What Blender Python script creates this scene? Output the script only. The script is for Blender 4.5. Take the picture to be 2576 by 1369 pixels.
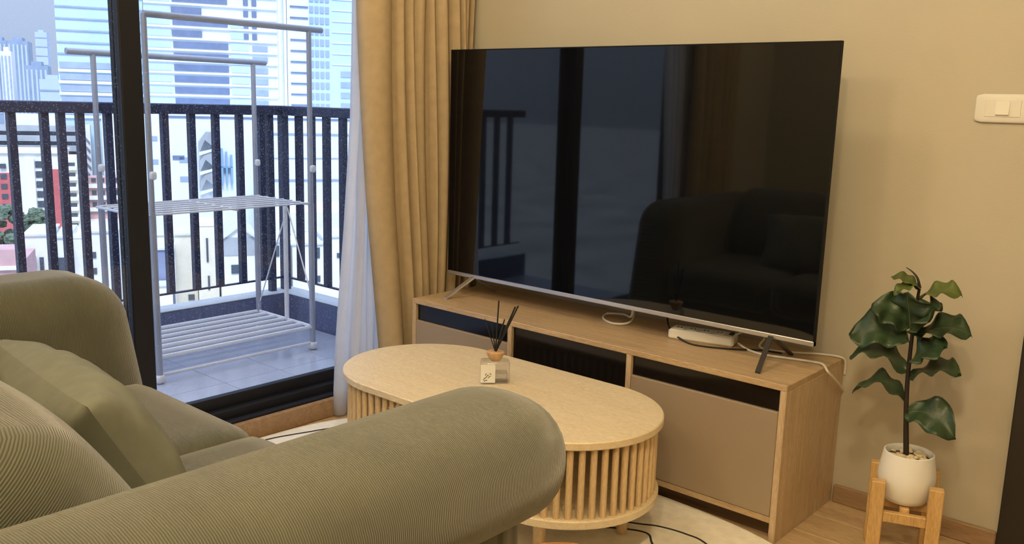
import bpy, math, random
from mathutils import Vector, Matrix
random.seed(7)
SC = bpy.context.scene
COL = SC.collection
for o in list(bpy.data.objects): bpy.data.objects.remove(o)

# ---------------------------------------------------------------- camera
CAM = Vector((1.1296, -2.6476, 1.1819))
YAW, PITCH, ROLL, FPX = -0.7122, 0.1852, 0.0283, 2266.1
_f = Vector((math.sin(YAW)*math.cos(PITCH), math.cos(YAW)*math.cos(PITCH), -math.sin(PITCH)))
_r = Vector((math.cos(YAW), -math.sin(YAW), 0)); _u = _r.cross(_f)
_rt = math.cos(ROLL)*_r + math.sin(ROLL)*_u; _up = -math.sin(ROLL)*_r + math.cos(ROLL)*_u
cd = bpy.data.cameras.new('camera'); cam = bpy.data.objects.new('camera', cd); COL.objects.link(cam)
cam.matrix_world = Matrix(((_rt.x, _up.x, -_f.x, CAM.x), (_rt.y, _up.y, -_f.y, CAM.y), (_rt.z, _up.z, -_f.z, CAM.z), (0, 0, 0, 1)))
cd.sensor_width = 36; cd.sensor_fit = 'HORIZONTAL'; cd.lens = 36*FPX/2576; cd.clip_start = .05; cd.clip_end = 5000
SC.camera = cam

# ---------------------------------------------------------------- light and exposure
SKY = (0.47, 0.58, 0.80); SKY_STRENGTH = 0.97
SUN_STRENGTH = 2.6
LAMP_POWER = 21.0; LAMP_COLOR = (1.0, 0.79, 0.48)
SC.view_settings.view_transform = 'Standard'; SC.view_settings.look = 'None'
SC.view_settings.exposure = 0.0; SC.view_settings.gamma = 1.0; SC.view_settings.use_curve_mapping = False

w = bpy.data.worlds.new('overcast_sky'); SC.world = w; w.use_nodes = True
nt = w.node_tree; nt.nodes.clear()
tc = nt.nodes.new('ShaderNodeTexCoord'); sp = nt.nodes.new('ShaderNodeSeparateXYZ')
mr = nt.nodes.new('ShaderNodeMapRange'); mr.inputs[1].default_value = 0; mr.inputs[2].default_value = 1
mr.inputs[3].default_value = SKY_STRENGTH; mr.inputs[4].default_value = SKY_STRENGTH*3.0   # overcast sky: zenith three times the horizon
bg = nt.nodes.new('ShaderNodeBackground'); bg.inputs[0].default_value = (*SKY, 1)
ow = nt.nodes.new('ShaderNodeOutputWorld')
nt.links.new(tc.outputs['Generated'], sp.inputs[0]); nt.links.new(sp.outputs[2], mr.inputs[0])
nt.links.new(mr.outputs[0], bg.inputs[1]); nt.links.new(bg.outputs[0], ow.inputs[0])
sd = bpy.data.lights.new('hazy_sun', 'SUN'); sd.energy = SUN_STRENGTH; sd.angle = math.radians(18); sd.color = (0.93, 0.96, 1.0)
so = bpy.data.objects.new('hazy_sun', sd); COL.objects.link(so)
so.rotation_euler = Vector((-0.55, 0.32, -0.75)).to_track_quat('-Z', 'Y').to_euler(); so.location = (20, -12, 30)

# ---------------------------------------------------------------- materials
MATS = {}
def s2l(c):
    return tuple((v/12.92 if v <= .04045 else ((v+.055)/1.055)**2.4) for v in [x/255 for x in c])
def nm(name):
    m = bpy.data.materials.new(name); m.use_nodes = True; MATS[name] = m
    return m, m.node_tree, m.node_tree.nodes['Principled BSDF']
def ramp(t, c1, c2, p1=0., p2=1.):
    r = t.nodes.new('ShaderNodeValToRGB'); e = r.color_ramp.elements
    e[0].color = (*c1, 1); e[1].color = (*c2, 1); e[0].position = p1; e[1].position = p2
    return r
def coords(t, scale=(1, 1, 1), rot=(0, 0, 0), kind='Object'):
    c = t.nodes.new('ShaderNodeTexCoord'); m = t.nodes.new('ShaderNodeMapping')
    m.inputs['Scale'].default_value = scale; m.inputs['Rotation'].default_value = rot
    t.links.new(c.outputs[kind], m.inputs[0]); return m.outputs[0]
def plain(name, col, rough=.6, metal=0., var=.06, scale=8., bump=0., bscale=None, spec=.5):
    m, t, p = nm(name)
    v = coords(t); n = t.nodes.new('ShaderNodeTexNoise'); n.inputs['Scale'].default_value = scale; n.inputs['Detail'].default_value = 3
    t.links.new(v, n.inputs[0])
    r = ramp(t, [c*(1-var) for c in col], [min(1, c*(1+var)) for c in col], .3, .7)
    t.links.new(n.outputs[0], r.inputs[0]); t.links.new(r.outputs[0], p.inputs['Base Color'])
    p.inputs['Roughness'].default_value = rough; p.inputs['Metallic'].default_value = metal
    p.inputs['Specular IOR Level'].default_value = spec
    if bump:
        n2 = t.nodes.new('ShaderNodeTexNoise'); n2.inputs['Scale'].default_value = bscale or scale*6; n2.inputs['Detail'].default_value = 4
        t.links.new(v, n2.inputs[0])
        b = t.nodes.new('ShaderNodeBump'); b.inputs['Strength'].default_value = bump; b.inputs['Distance'].default_value = .01
        t.links.new(n2.outputs[0], b.inputs['Height']); t.links.new(b.outputs[0], p.inputs['Normal'])
    return m
def wood(name, c1, c2, stretch=(1, 14, 14), rough=.45, scale=3., bump=.06, fine=1.):
    m, t, p = nm(name)
    v = coords(t, stretch); n = t.nodes.new('ShaderNodeTexNoise'); n.inputs['Scale'].default_value = scale
    n.inputs['Detail'].default_value = 6; n.inputs['Roughness'].default_value = .62; n.inputs['Distortion'].default_value = .7
    t.links.new(v, n.inputs[0])
    r = ramp(t, c1, c2, .32, .68); t.links.new(n.outputs[0], r.inputs[0])
    v2 = coords(t, [s*6*fine for s in stretch]); n2 = t.nodes.new('ShaderNodeTexNoise'); n2.inputs['Scale'].default_value = scale*2
    t.links.new(v2, n2.inputs[0])
    mx = t.nodes.new('ShaderNodeMix'); mx.data_type = 'RGBA'; mx.blend_type = 'MULTIPLY'; mx.inputs[0].default_value = .62
    r2 = ramp(t, (.62, .58, .55), (1, 1, 1), .35, .6); t.links.new(n2.outputs[0], r2.inputs[0])
    t.links.new(r.outputs[0], mx.inputs[6]); t.links.new(r2.outputs[0], mx.inputs[7])
    t.links.new(mx.outputs[2], p.inputs['Base Color']); p.inputs['Roughness'].default_value = rough
    if bump:
        b = t.nodes.new('ShaderNodeBump'); b.inputs['Strength'].default_value = bump; b.inputs['Distance'].default_value = .004
        t.links.new(n2.outputs[0], b.inputs['Height']); t.links.new(b.outputs[0], p.inputs['Normal'])
    return m
def cord(name, c1, c2, axis, period=.0034, dist=.3, rot=(0, 0, 0)):
    """corduroy: fine raised ribs across one axis"""
    m, t, p = nm(name)
    v = coords(t, rot=rot); wv = t.nodes.new('ShaderNodeTexWave'); wv.bands_direction = axis
    wv.inputs['Scale'].default_value = .314159/period; wv.inputs['Distortion'].default_value = dist
    wv.inputs['Detail'].default_value = 1; wv.inputs['Detail Scale'].default_value = .05
    t.links.new(v, wv.inputs[0])
    r = ramp(t, c1, c2, .1, .75); t.links.new(wv.outputs['Color'], r.inputs[0])
    n = t.nodes.new('ShaderNodeTexNoise'); n.inputs['Scale'].default_value = 7; t.links.new(v, n.inputs[0])
    r2 = ramp(t, (.86, .86, .86), (1.08, 1.06, 1.03), .3, .7); t.links.new(n.outputs[0], r2.inputs[0])
    mx = t.nodes.new('ShaderNodeMix'); mx.data_type = 'RGBA'; mx.blend_type = 'MULTIPLY'; mx.inputs[0].default_value = 1
    t.links.new(r.outputs[0], mx.inputs[6]); t.links.new(r2.outputs[0], mx.inputs[7])
    t.links.new(mx.outputs[2], p.inputs['Base Color']); p.inputs['Roughness'].default_value = .85
    p.inputs['Sheen Weight'].default_value = .55; p.inputs['Sheen Roughness'].default_value = .4; p.inputs['Specular IOR Level'].default_value = .15
    b = t.nodes.new('ShaderNodeBump'); b.inputs['Strength'].default_value = .55; b.inputs['Distance'].default_value = .0022
    t.links.new(wv.outputs['Color'], b.inputs['Height']); t.links.new(b.outputs[0], p.inputs['Normal'])
    return m
def cloth(name, col, trans=.0, rough=.9, alpha=1., weave=900, tcol=None):
    m, t, p = nm(name); out = t.nodes['Material Output']
    v = coords(t); n = t.nodes.new('ShaderNodeTexNoise'); n.inputs['Scale'].default_value = 30; t.links.new(v, n.inputs[0])
    r = ramp(t, [c*.93 for c in col], [min(1, c*1.06) for c in col], .3, .7); t.links.new(n.outputs[0], r.inputs[0])
    t.links.new(r.outputs[0], p.inputs['Base Color']); p.inputs['Roughness'].default_value = rough; p.inputs['Specular IOR Level'].default_value = .1
    n2 = t.nodes.new('ShaderNodeTexNoise'); n2.inputs['Scale'].default_value = weave; t.links.new(v, n2.inputs[0])
    b = t.nodes.new('ShaderNodeBump'); b.inputs['Strength'].default_value = .15; b.inputs['Distance'].default_value = .001
    t.links.new(n2.outputs[0], b.inputs['Height']); t.links.new(b.outputs[0], p.inputs['Normal'])
    last = p.outputs[0]
    if trans:
        tr = t.nodes.new('ShaderNodeBsdfTranslucent'); tr.inputs[0].default_value = (*(tcol or col), 1)
        mx = t.nodes.new('ShaderNodeMixShader'); mx.inputs[0].default_value = trans
        t.links.new(last, mx.inputs[1]); t.links.new(tr.outputs[0], mx.inputs[2]); last = mx.outputs[0]
    if alpha < 1:
        tp = t.nodes.new('ShaderNodeBsdfTransparent'); mx = t.nodes.new('ShaderNodeMixShader'); mx.inputs[0].default_value = alpha
        t.links.new(tp.outputs[0], mx.inputs[1]); t.links.new(last, mx.inputs[2]); last = mx.outputs[0]
    t.links.new(last, out.inputs['Surface']); return m
def pane(name, tint=(1, 1, 1), drops=0.):
    m, t, p = nm(name); out = t.nodes['Material Output']; t.nodes.remove(p)
    tp = t.nodes.new('ShaderNodeBsdfTransparent'); tp.inputs[0].default_value = (*tint, 1)
    gl = t.nodes.new('ShaderNodeBsdfGlossy'); gl.inputs['Roughness'].default_value = .02
    lw = t.nodes.new('ShaderNodeLayerWeight'); lw.inputs[0].default_value = .5
    po = t.nodes.new('ShaderNodeMath'); po.operation = 'POWER'; po.inputs[1].default_value = 5; t.links.new(lw.outputs['Facing'], po.inputs[0])
    fr = t.nodes.new('ShaderNodeMath'); fr.operation = 'MULTIPLY_ADD'; fr.inputs[1].default_value = .9; fr.inputs[2].default_value = .03; t.links.new(po.outputs[0], fr.inputs[0])
    mx = t.nodes.new('ShaderNodeMixShader'); t.links.new(fr.outputs[0], mx.inputs[0]); t.links.new(tp.outputs[0], mx.inputs[1]); t.links.new(gl.outputs[0], mx.inputs[2])
    last = mx.outputs[0]
    if drops:   # dried rain spots on the pane
        v = coords(t); vo = t.nodes.new('ShaderNodeTexVoronoi'); vo.inputs['Scale'].default_value = 130; vo.inputs['Randomness'].default_value = 1
        t.links.new(v, vo.inputs[0])
        lt = t.nodes.new('ShaderNodeMath'); lt.operation = 'LESS_THAN'; lt.inputs[1].default_value = .20; t.links.new(vo.outputs['Distance'], lt.inputs[0])
        ml = t.nodes.new('ShaderNodeMath'); ml.operation = 'MULTIPLY'; ml.inputs[1].default_value = drops; t.links.new(lt.outputs[0], ml.inputs[0])
        tl = t.nodes.new('ShaderNodeBsdfTranslucent'); tl.inputs[0].default_value = (.9, .92, .95, 1)
        m2 = t.nodes.new('ShaderNodeMixShader'); t.links.new(ml.outputs[0], m2.inputs[0]); t.links.new(last, m2.inputs[1]); t.links.new(tl.outputs[0], m2.inputs[2]); last = m2.outputs[0]
    t.links.new(last, out.inputs['Surface']); return m

plain('wall_paint', (.53, .485, .385), .75, var=.02, scale=3, bump=.05, bscale=180)
plain('ceiling_paint', (.82, .80, .74), .8, var=.02)
wood('floor_wood', (.52, .37, .21), (.70, .53, .33), (1, 9, 9), .4, 3)
wood('baseboard_wood', (.30, .19, .11), (.44, .29, .17), (1, 16, 16), .5, 3)
wood('cabinet_wood', (.46, .32, .18), (.64, .47, .28), (1.2, 16, 16), .42, 3.2)
wood('cabinet_wood_upright', (.52, .38, .23), (.68, .52, .34), (16, 16, 1.2), .42, 3.2)
plain('door_taupe', (.33, .255, .18), .45, var=.03, scale=4)
plain('black_gloss', (.006, .005, .005), .14, var=.1, spec=.4)
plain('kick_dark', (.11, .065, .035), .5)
wood('table_wood', (.82, .67, .44), (.90, .77, .54), (1.5, 22, 22), .38, 3, .03)
wood('dowel_wood', (.70, .50, .27), (.82, .63, .38), (22, 22, 1.5), .42, 3, .03)
wood('orange_wood', (.52, .24, .07), (.66, .34, .12), (1.5, 20, 20), .35, 3, .03)
wood('pine', (.60, .37, .14), (.74, .50, .22), (20, 20, 1.6), .5, 3, .04)
plain('screen_black', (.0035, .004, .005), .035, var=.05, spec=.5)
plain('tv_case', (.006, .006, .007), .6, spec=.2)
plain('silver', (.62, .62, .64), .32, .85, .03)
plain('gunmetal', (.10, .095, .09), .35, .8, .05)
SAGE1, SAGE2 = (.072, .073, .050), (.148, .150, .112)
for a in 'XYZ': cord('corduroy_'+a.lower(), SAGE1, SAGE2, a)
cord('corduroy_lean', SAGE1, SAGE2, 'Z', rot=(math.radians(-42), 0, 0))
cord('corduroy_base_shaded', (.060, .060, .042), (.125, .125, .092), 'X', .0065)  # same corduroy made darker: shade below the arm roll put into the colour
cloth('pillow_linen', (.185, .190, .145), weave=500)
cloth('drape_beige', (.52, .405, .255), .12, weave=700)
cloth('sheer_white', (.92, .92, .94), .80, alpha=.88, weave=1200)
cloth('rug_cream', (.86, .81, .70), weave=350)
plain('rug_line', (.03, .028, .025), .95)
plain('frame_dark', (.010, .011, .018), .5, 0., .08, spec=.3)
plain('door_dark', (.020, .016, .014), .45, var=.15)
pane('window_glass', (.97, .985, 1.0), .16)
pane('bottle_glass', (.93, .93, .93))
plain('white_plastic', (.78, .76, .70), .35, var=.02)
plain('cable_white', (.80, .76, .68), .45, var=.03)
plain('cable_black', (.012, .012, .012), .45)
plain('label_white', (.80, .80, .77), .6)
plain('ink', (.03, .03, .03), .6)
wood('cap_wood', (.55, .33, .16), (.70, .46, .25), (20, 20, 2), .5, 4)
plain('reed_black', (.010, .009, .008), .7)
plain('pot_white', (.88, .88, .87), .45, var=.03, bump=.05)
plain('soil', (.10, .07, .04), .95)
plain('pebble', (.66, .56, .38), .6, var=.25, scale=40)
plain('stem_brown', (.020, .013, .010), .6)
plain('leaf_green', (.030, .056, .022), .42, var=.35, scale=14, bump=.12, bscale=60)
plain('leaf_light', (.085, .115, .022), .45, var=.25, scale=14, bump=.12, bscale=60)
plain('leaf_vein', (.10, .13, .06), .5)
plain('steel_paint', (.38, .41, .50), .35, .25, .04)
plain('steel_white', (.80, .82, .88), .35, .1, .03)
plain('rail_paint', (.036, .042, .088), .45, .2, .15, 30)
plain('kerb_paint', (.12, .15, .28), .6, var=.08)
plain('kerb_top', (.72, .76, .80), .7, var=.06)
plain('balcony_tile', (.50, .52, .62), .16, var=.06, scale=5)
plain('grout', (.38, .39, .45), .8)
plain('exterior_wall', (.55, .55, .55), .8)
plain('tower_white', (.84, .91, .97), .5, var=.03, scale=.15)
plain('tower_glass', (.60, .78, .93), .25, var=.05, scale=.1)
plain('tower_dark', (.18, .24, .40), .3, var=.1, scale=.3)
plain('tower_mid', (.38, .47, .63), .3, var=.1, scale=.3)
plain('far_haze_blue', (.50, .60, .78), .7, var=.05, scale=.05)  # paleness of distance haze mixed into the base colour
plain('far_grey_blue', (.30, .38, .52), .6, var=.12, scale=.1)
plain('city_white', (.84, .84, .83), .8, var=.06, scale=.3)
plain('city_cream', (.82, .77, .64), .8, var=.06, scale=.3)
plain('city_grey', (.40, .43, .47), .8, var=.12, scale=.3)
plain('city_bluegrey', (.22, .26, .40), .8, var=.1, scale=.3)
plain('city_red', (.55, .14, .15), .8, var=.08, scale=.3)
plain('city_pink', (.60, .37, .38), .8, var=.1, scale=.3)
plain('city_window', (.07, .09, .12), .3)
plain('city_roof', (.66, .70, .72), .7, var=.1, scale=.4)
plain('pool_blue', (.25, .45, .72), .4)
plain('city_ground', (.42, .43, .42), .9, var=.25, scale=.05)
plain('tree_leaves', (.12, .17, .12), .8, var=.4, scale=.9)  # green dulled towards grey, with the haze put into the leaf colour
plain('bark', (.10, .07, .05), .9)

# ---------------------------------------------------------------- mesh helpers
class MB:
    def __init__(s): s.v = []; s.f = []
    def add(s, vs, fs):
        k = len(s.v); s.v += [tuple(v) for v in vs]; s.f += [tuple(i+k for i in f) for f in fs]; return s
    def box(s, x0, x1, y0, y1, z0, z1, bev=0.):
        if bev <= 0:
            return s.add([(x0, y0, z0), (x1, y0, z0), (x1, y1, z0), (x0, y1, z0), (x0, y0, z1), (x1, y0, z1), (x1, y1, z1), (x0, y1, z1)],
                         [(3, 2, 1, 0), (4, 5, 6, 7), (0, 1, 5, 4), (1, 2, 6, 5), (2, 3, 7, 6), (3, 0, 4, 7)])
        b = min(bev, (x1-x0)*.49, (y1-y0)*.49, (z1-z0)*.49)
        vs = []; idx = {}
        X = (x0, x1); Y = (y0, y1); Z = (z0, z1)
        for i in (0, 1):
            for j in (0, 1):
                for k in (0, 1):
                    sx, sy, sz = (1-2*i)*b, (1-2*j)*b, (1-2*k)*b
                    for a, (dx, dy, dz) in enumerate(((0, sy, sz), (sx, 0, sz), (sx, sy, 0))):
                        idx[(i, j, k, a)] = len(vs); vs.append((X[i]+dx, Y[j]+dy, Z[k]+dz))
        c = lambda i, j, k, a: idx[(i, j, k, a)]
        fs = []
        for i in (0, 1):
            q = [c(i, 0, 0, 0), c(i, 1, 0, 0), c(i, 1, 1, 0), c(i, 0, 1, 0)]; fs.append(q if i else q[::-1])
            q = [c(0, i, 0, 1), c(0, i, 1, 1), c(1, i, 1, 1), c(1, i, 0, 1)]; fs.append(q if i else q[::-1])
            q = [c(0, 0, i, 2), c(1, 0, i, 2), c(1, 1, i, 2), c(0, 1, i, 2)]; fs.append(q if i else q[::-1])
        for i in (0, 1):
            for j in (0, 1):
                q = [c(i, j, 0, 0), c(i, j, 1, 0), c(i, j, 1, 1), c(i, j, 0, 1)]; fs.append(q if (i+j) % 2 else q[::-1])
                q = [c(i, 0, j, 0), c(i, 1, j, 0), c(i, 1, j, 2), c(i, 0, j, 2)]; fs.append(q[::-1] if (i+j) % 2 else q)
                q = [c(0, i, j, 1), c(1, i, j, 1), c(1, i, j, 2), c(0, i, j, 2)]; fs.append(q if (i+j) % 2 else q[::-1])
        for i in (0, 1):
            for j in (0, 1):
                for k in (0, 1):
                    q = [c(i, j, k, 0), c(i, j, k, 1), c(i, j, k, 2)]; fs.append(q if (i+j+k) % 2 else q[::-1])
        return s.add(vs, fs)
    def tube(s, pts, r, n=8, cap=True):
        pts = [Vector(p) for p in pts]; rs = r if isinstance(r, (list, tuple)) else [r]*len(pts)
        vs = []; fs = []; ref = None
        for i, p in enumerate(pts):
            d = (pts[min(i+1, len(pts)-1)]-pts[max(i-1, 0)]).normalized()
            if ref is None: ref = Vector((0, 0, 1)) if abs(d.z) < .9 else Vector((1, 0, 0))
            a = (ref-d*ref.dot(d)).normalized(); b = d.cross(a); ref = a
            for k in range(n):
                t = 2*math.pi*k/n; vs.append(p+(a*math.cos(t)+b*math.sin(t))*rs[i])
        for i in range(len(pts)-1):
            for k in range(n):
                fs.append((i*n+k, i*n+(k+1) % n, (i+1)*n+(k+1) % n, (i+1)*n+k))
        if cap: fs += [tuple(range(n))[::-1], tuple(range((len(pts)-1)*n, len(pts)*n))]
        return s.add(vs, fs)
    def lathe(s, prof, c=(0, 0, 0), n=32):
        vs = []; fs = []
        for r, z in prof:
            for k in range(n):
                t = 2*math.pi*k/n; vs.append((c[0]+r*math.cos(t), c[1]+r*math.sin(t), c[2]+z))
        for i in range(len(prof)-1):
            for k in range(n): fs.append((i*n+k, i*n+(k+1) % n, (i+1)*n+(k+1) % n, (i+1)*n+k))
        fs += [tuple(range(n))[::-1], tuple(range((len(prof)-1)*n, len(prof)*n))]
        return s.add(vs, fs)
    def prism(s, poly, z0, z1, bev=0.):
        """extrude a counter-clockwise outline; bev insets the top and bottom edges a little"""
        n = len(poly); cx = sum(p[0] for p in poly)/n; cy = sum(p[1] for p in poly)/n
        def ring(z, inset):
            o = []
            for i, p in enumerate(poly):
                a = Vector(poly[i-1]); b = Vector(poly[(i+1) % n]); d = (b-a).normalized(); nn = Vector((-d.y, d.x))
                o.append((p[0]+nn.x*inset, p[1]+nn.y*inset, z))
            return o
        rings = [ring(z0, 0), ring(z1, 0)] if not bev else [ring(z0, bev), ring(z0+bev, 0), ring(z1-bev, 0), ring(z1, bev)]
        vs = sum(rings, []); fs = []
        for i in range(len(rings)-1):
            for k in range(n): fs.append((i*n+k, i*n+(k+1) % n, (i+1)*n+(k+1) % n, (i+1)*n+k))
        fs += [tuple(range(n))[::-1], tuple(range((len(rings)-1)*n, len(rings)*n))]
        return s.add(vs, fs)
    def sheet(s, fn, nu, nv):
        vs = [fn(i/nu, j/nv) for j in range(nv+1) for i in range(nu+1)]
        fs = [(j*(nu+1)+i, j*(nu+1)+i+1, (j+1)*(nu+1)+i+1, (j+1)*(nu+1)+i) for j in range(nv) for i in range(nu)]
        return s.add(vs, fs)
    def soft(s, c, half, r, n=14, puff=None, tf=None):
        """box with large round edges; puff(u,v,w) may push points, tf transforms"""
        rx, ry, rz = r if isinstance(r, (list, tuple)) else (r, r, r)
        key = {}; vs = []; fs = []
        def pt(u, v, w_):
            k = (round(u, 5), round(v, 5), round(w_, 5))
            if k in key: return key[k]
            q = []
            for t, h, rr in ((u, half[0], rx), (v, half[1], ry), (w_, half[2], rz)): q.append((t*h, max(-(h-rr), min(h-rr, t*h)), rr))
            d = Vector(((q[0][0]-q[0][1])/q[0][2], (q[1][0]-q[1][1])/q[1][2], (q[2][0]-q[2][1])/q[2][2]))
            m = max(abs(d.x), abs(d.y), abs(d.z))
            if d.length > 1e-9: d = d.normalized()*m
            p = Vector((q[0][1]+d.x*rx, q[1][1]+d.y*ry, q[2][1]+d.z*rz))
            if puff: p = puff(p, u, v, w_)
            if tf: p = tf(p)
            key[k] = len(vs); vs.append(p+Vector(c)); return key[k]
        g = [math.sin((i/n-.5)*math.pi)*.35+(2*i/n-1)*.65 for i in range(n+1)]
        g[0], g[-1] = -1, 1
        for sgn in (-1, 1):
            for i in range(n):
                for j in range(n):
                    a, b, c_, d_ = (g[i], g[j]), (g[i+1], g[j]), (g[i+1], g[j+1]), (g[i], g[j+1])
                    for mk in (lambda t: (sgn, t[0], t[1]), lambda t: (t[1], sgn, t[0]), lambda t: (t[0], t[1], sgn)):
                        f = [pt(*mk(t)) for t in (a, b, c_, d_)]; fs.append(f if sgn > 0 else f[::-1])
        return s.add(vs, fs)

def link(name, mb, mat, parent=None, smooth=False, loc=None):
    off = Vector(parent.get('_o', (0, 0, 0))) if parent else Vector((0, 0, 0))
    me = bpy.data.meshes.new(name)
    me.from_pydata([tuple(Vector(v)-off) for v in mb.v], [], mb.f); me.materials.append(MATS[mat]); me.update()
    if smooth:
        me.polygons.foreach_set('use_smooth', [True]*len(me.polygons))
        if smooth != 2: me.set_sharp_from_angle(angle=math.radians(40))
    o = bpy.data.objects.new(name, me); COL.objects.link(o)
    if parent: o.parent = parent; o['_o'] = tuple(off)
    return o
def share(name, me, parent, loc, rot=None):
    o = bpy.data.objects.new(name, me); COL.objects.link(o); off = Vector(parent.get('_o', (0, 0, 0))) if parent else Vector()
    o.parent = parent; o.location = Vector(loc)-off
    if rot: o.rotation_euler = rot
    return o
def thing(name, label, cat, loc=(0, 0, 0), group=None):
    o = bpy.data.objects.new(name, None); COL.objects.link(o); o.location = loc; o['_o'] = tuple(loc); o.empty_display_size = .05
    o['label'] = label; o['category'] = cat
    if group: o['group'] = group
    return o
def tag(o, label, cat, group=None):
    o['label'] = label; o['category'] = cat
    if group: o['group'] = group
    return o
def struct(name, mb, mat, label, cat=None):
    o = link(name, mb, mat); o['kind'] = 'structure'; o['label'] = label; o['category'] = cat or name.split('_')[0]; return o
def bm(*a, **k): return MB().box(*a, **k)
def arc(pts, n=8):
    """smooth curve through points (Catmull-Rom)"""
    P = [Vector(p) for p in pts]; P = [2*P[0]-P[1]]+P+[2*P[-1]-P[-2]]; out = []
    for i in range(1, len(P)-2):
        for k in range(n):
            t = k/n; a, b, c, d = P[i-1:i+3]
            out.append(.5*((2*b)+(c-a)*t+(2*a-5*b+4*c-d)*t*t+(3*b-a-3*c+d)*t**3))
    return out+[P[-2]]

# ================================================================ the room shell
RX0, RX1, RY0, RH = -1.5, 2.3, -3.35, 2.55
fl = struct('floor', bm(RX0, RX1, RY0, 0, -.15, -.012), 'kick_dark', 'brown wood plank floor of the living room', 'floor')
pw = .135; row = 0; y = -.002
plank_cache = {}
while y-pw > RY0-.13:
    x = RX0+.002; lens = [1.2, 1.2, 1.2, 1.2]; first = (.45, .95, .7, .25)[row % 4]; k = 0
    while x < RX1-.02:
        L = min(first if k == 0 else 1.2, RX1-.002-x)
        key = round(L, 3)
        if key not in plank_cache:
            t_ = link('plank', bm(-L/2+.001, L/2-.001, -pw/2+.001, pw/2-.001, -.012, 0, bev=.0015), 'floor_wood', fl); plank_cache[key] = t_.data; t_.location = (x+L/2, y-pw/2, 0)
        else: share('plank', plank_cache[key], fl, (x+L/2, y-pw/2, 0))
        x += L; k += 1
    y -= pw; row += 1
struct('ceiling', bm(RX0-.2, RX1+.1, RY0-.1, .25, RH, RH+.15), 'ceiling_paint', 'plain off-white ceiling above the living room', 'ceiling')
DX0, DX1, DH = .645, 1.62, 2.12
struct('wall_front', MB().box(RX0-.14, DX0, 0, .12, -.15, RH).box(DX0, DX1, 0, .12, DH, RH).box(DX1, RX1+.1, 0, .12, -.15, RH), 'wall_paint', 'plain beige painted wall behind the television', 'wall')
struct('wall_right', bm(RX1, RX1+.1, RY0, 0, -.15, RH), 'wall_paint', 'beige painted side wall beside the camera', 'wall')
struct('wall_rear', bm(RX0-.14, RX1+.1, RY0-.1, RY0, -.15, RH), 'wall_paint', 'beige painted wall behind the sofa', 'wall')
WY0, WY1, WZ1 = -2.28, -.06, 2.22
struct('wall_left', MB().box(RX0-.14, RX0, WY1, 0, -.15, RH).box(RX0-.14, RX0, RY0, WY0, -.15, RH).box(RX0-.14, RX0, WY0, WY1, WZ1, RH).box(RX0-.14, RX0, WY0, WY1, -.15, .0), 'wall_paint', 'beige painted wall around the balcony window', 'wall')
struct('baseboard_front', bm(.186, DX0-.002, -.014, 0, 0, .056, bev=.003), 'baseboard_wood', 'low brown wood baseboard behind the potted plant', 'baseboard')
struct('baseboard_left', bm(RX0, RX0+.012, RY0, WY0-.01, 0, .056, bev=.003), 'baseboard_wood', 'brown wood baseboard under the curtain behind the sofa', 'baseboard')
struct('trim_1', bm(RX0-.02, RX0+.012, WY0, WY1, 0, .072, bev=.004), 'baseboard_wood', 'brown wood threshold strip below the balcony window track', 'threshold')

d1 = bpy.data.objects.new('door_1', None); COL.objects.link(d1); d1.location = (DX0, 0, 0); d1['_o'] = (DX0, 0, 0)
d1['kind'] = 'structure'; d1['label'] = 'very dark brown door at the right edge of the wall'; d1['category'] = 'door'
link('door_frame', MB().box(DX0, DX0+.07, -.022, .12, 0, DH, bev=.004).box(DX1-.07, DX1, -.022, .12, 0, DH, bev=.004).box(DX0+.07, DX1-.07, -.022, .12, DH-.07, DH, bev=.004), 'door_dark', d1)
link('door_leaf', bm(DX0+.072, DX1-.072, .005, .045, .006, DH-.072, bev=.003), 'door_dark', d1)
link('door_handle', MB().tube([(DX1-.13, .005, 1.0), (DX1-.13, -.045, 1.0), (DX1-.25, -.048, 1.0)], .009, 10), 'gunmetal', d1, smooth=True)

# sliding window to the balcony
w1 = bpy.data.objects.new('window_1', None); COL.objects.link(w1); w1.location = (RX0-.07, WY1, 0); w1['_o'] = (RX0-.07, WY1, 0)
w1['kind'] = 'structure'; w1['label'] = 'dark framed sliding glass window to the balcony'; w1['category'] = 'window'
WX0, WX1 = RX0-.11, RX0-.005
link('window_frame', MB().box(WX0, WX1, WY0, WY0+.05, .0, WZ1, bev=.003).box(WX0, WX1, WY1-.05, WY1, .0, WZ1, bev=.003).box(WX0, WX1, WY0+.05, WY1-.05, WZ1-.05, WZ1, bev=.003), 'frame_dark', w1)
link('track', MB().box(WX0+.07, WX1, WY0+.05, WY1-.05, .0, .082, bev=.004).box(WX0+.035, WX0+.07, WY0+.05, WY1-.05, .0, .112, bev=.003)
     .box(WX0, WX0+.035, WY0+.05, WY1-.05, .0, .152, bev=.004), 'frame_dark', w1)
MYA, MYB = -1.365, -1.298
# left sash (fixed on the inner track)
sx0, sx1 = RX0-.05, RX0-.015
s_l = link('sash', MB().box(sx0, sx1, MYA, MYB, .11, WZ1-.05, bev=.004).box(sx0, sx1, WY0+.05, WY0+.11, .11, WZ1-.05, bev=.004)
           .box(sx0, sx1, WY0+.11, MYA, .083, .16, bev=.004).box(sx0, sx1, WY0+.11, MYA, WZ1-.13, WZ1-.05, bev=.004), 'frame_dark', w1)
link('glass_pane', bm(sx0+.014, sx0+.020, WY0+.11, MYA, .16, WZ1-.13), 'window_glass', s_l)
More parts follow.
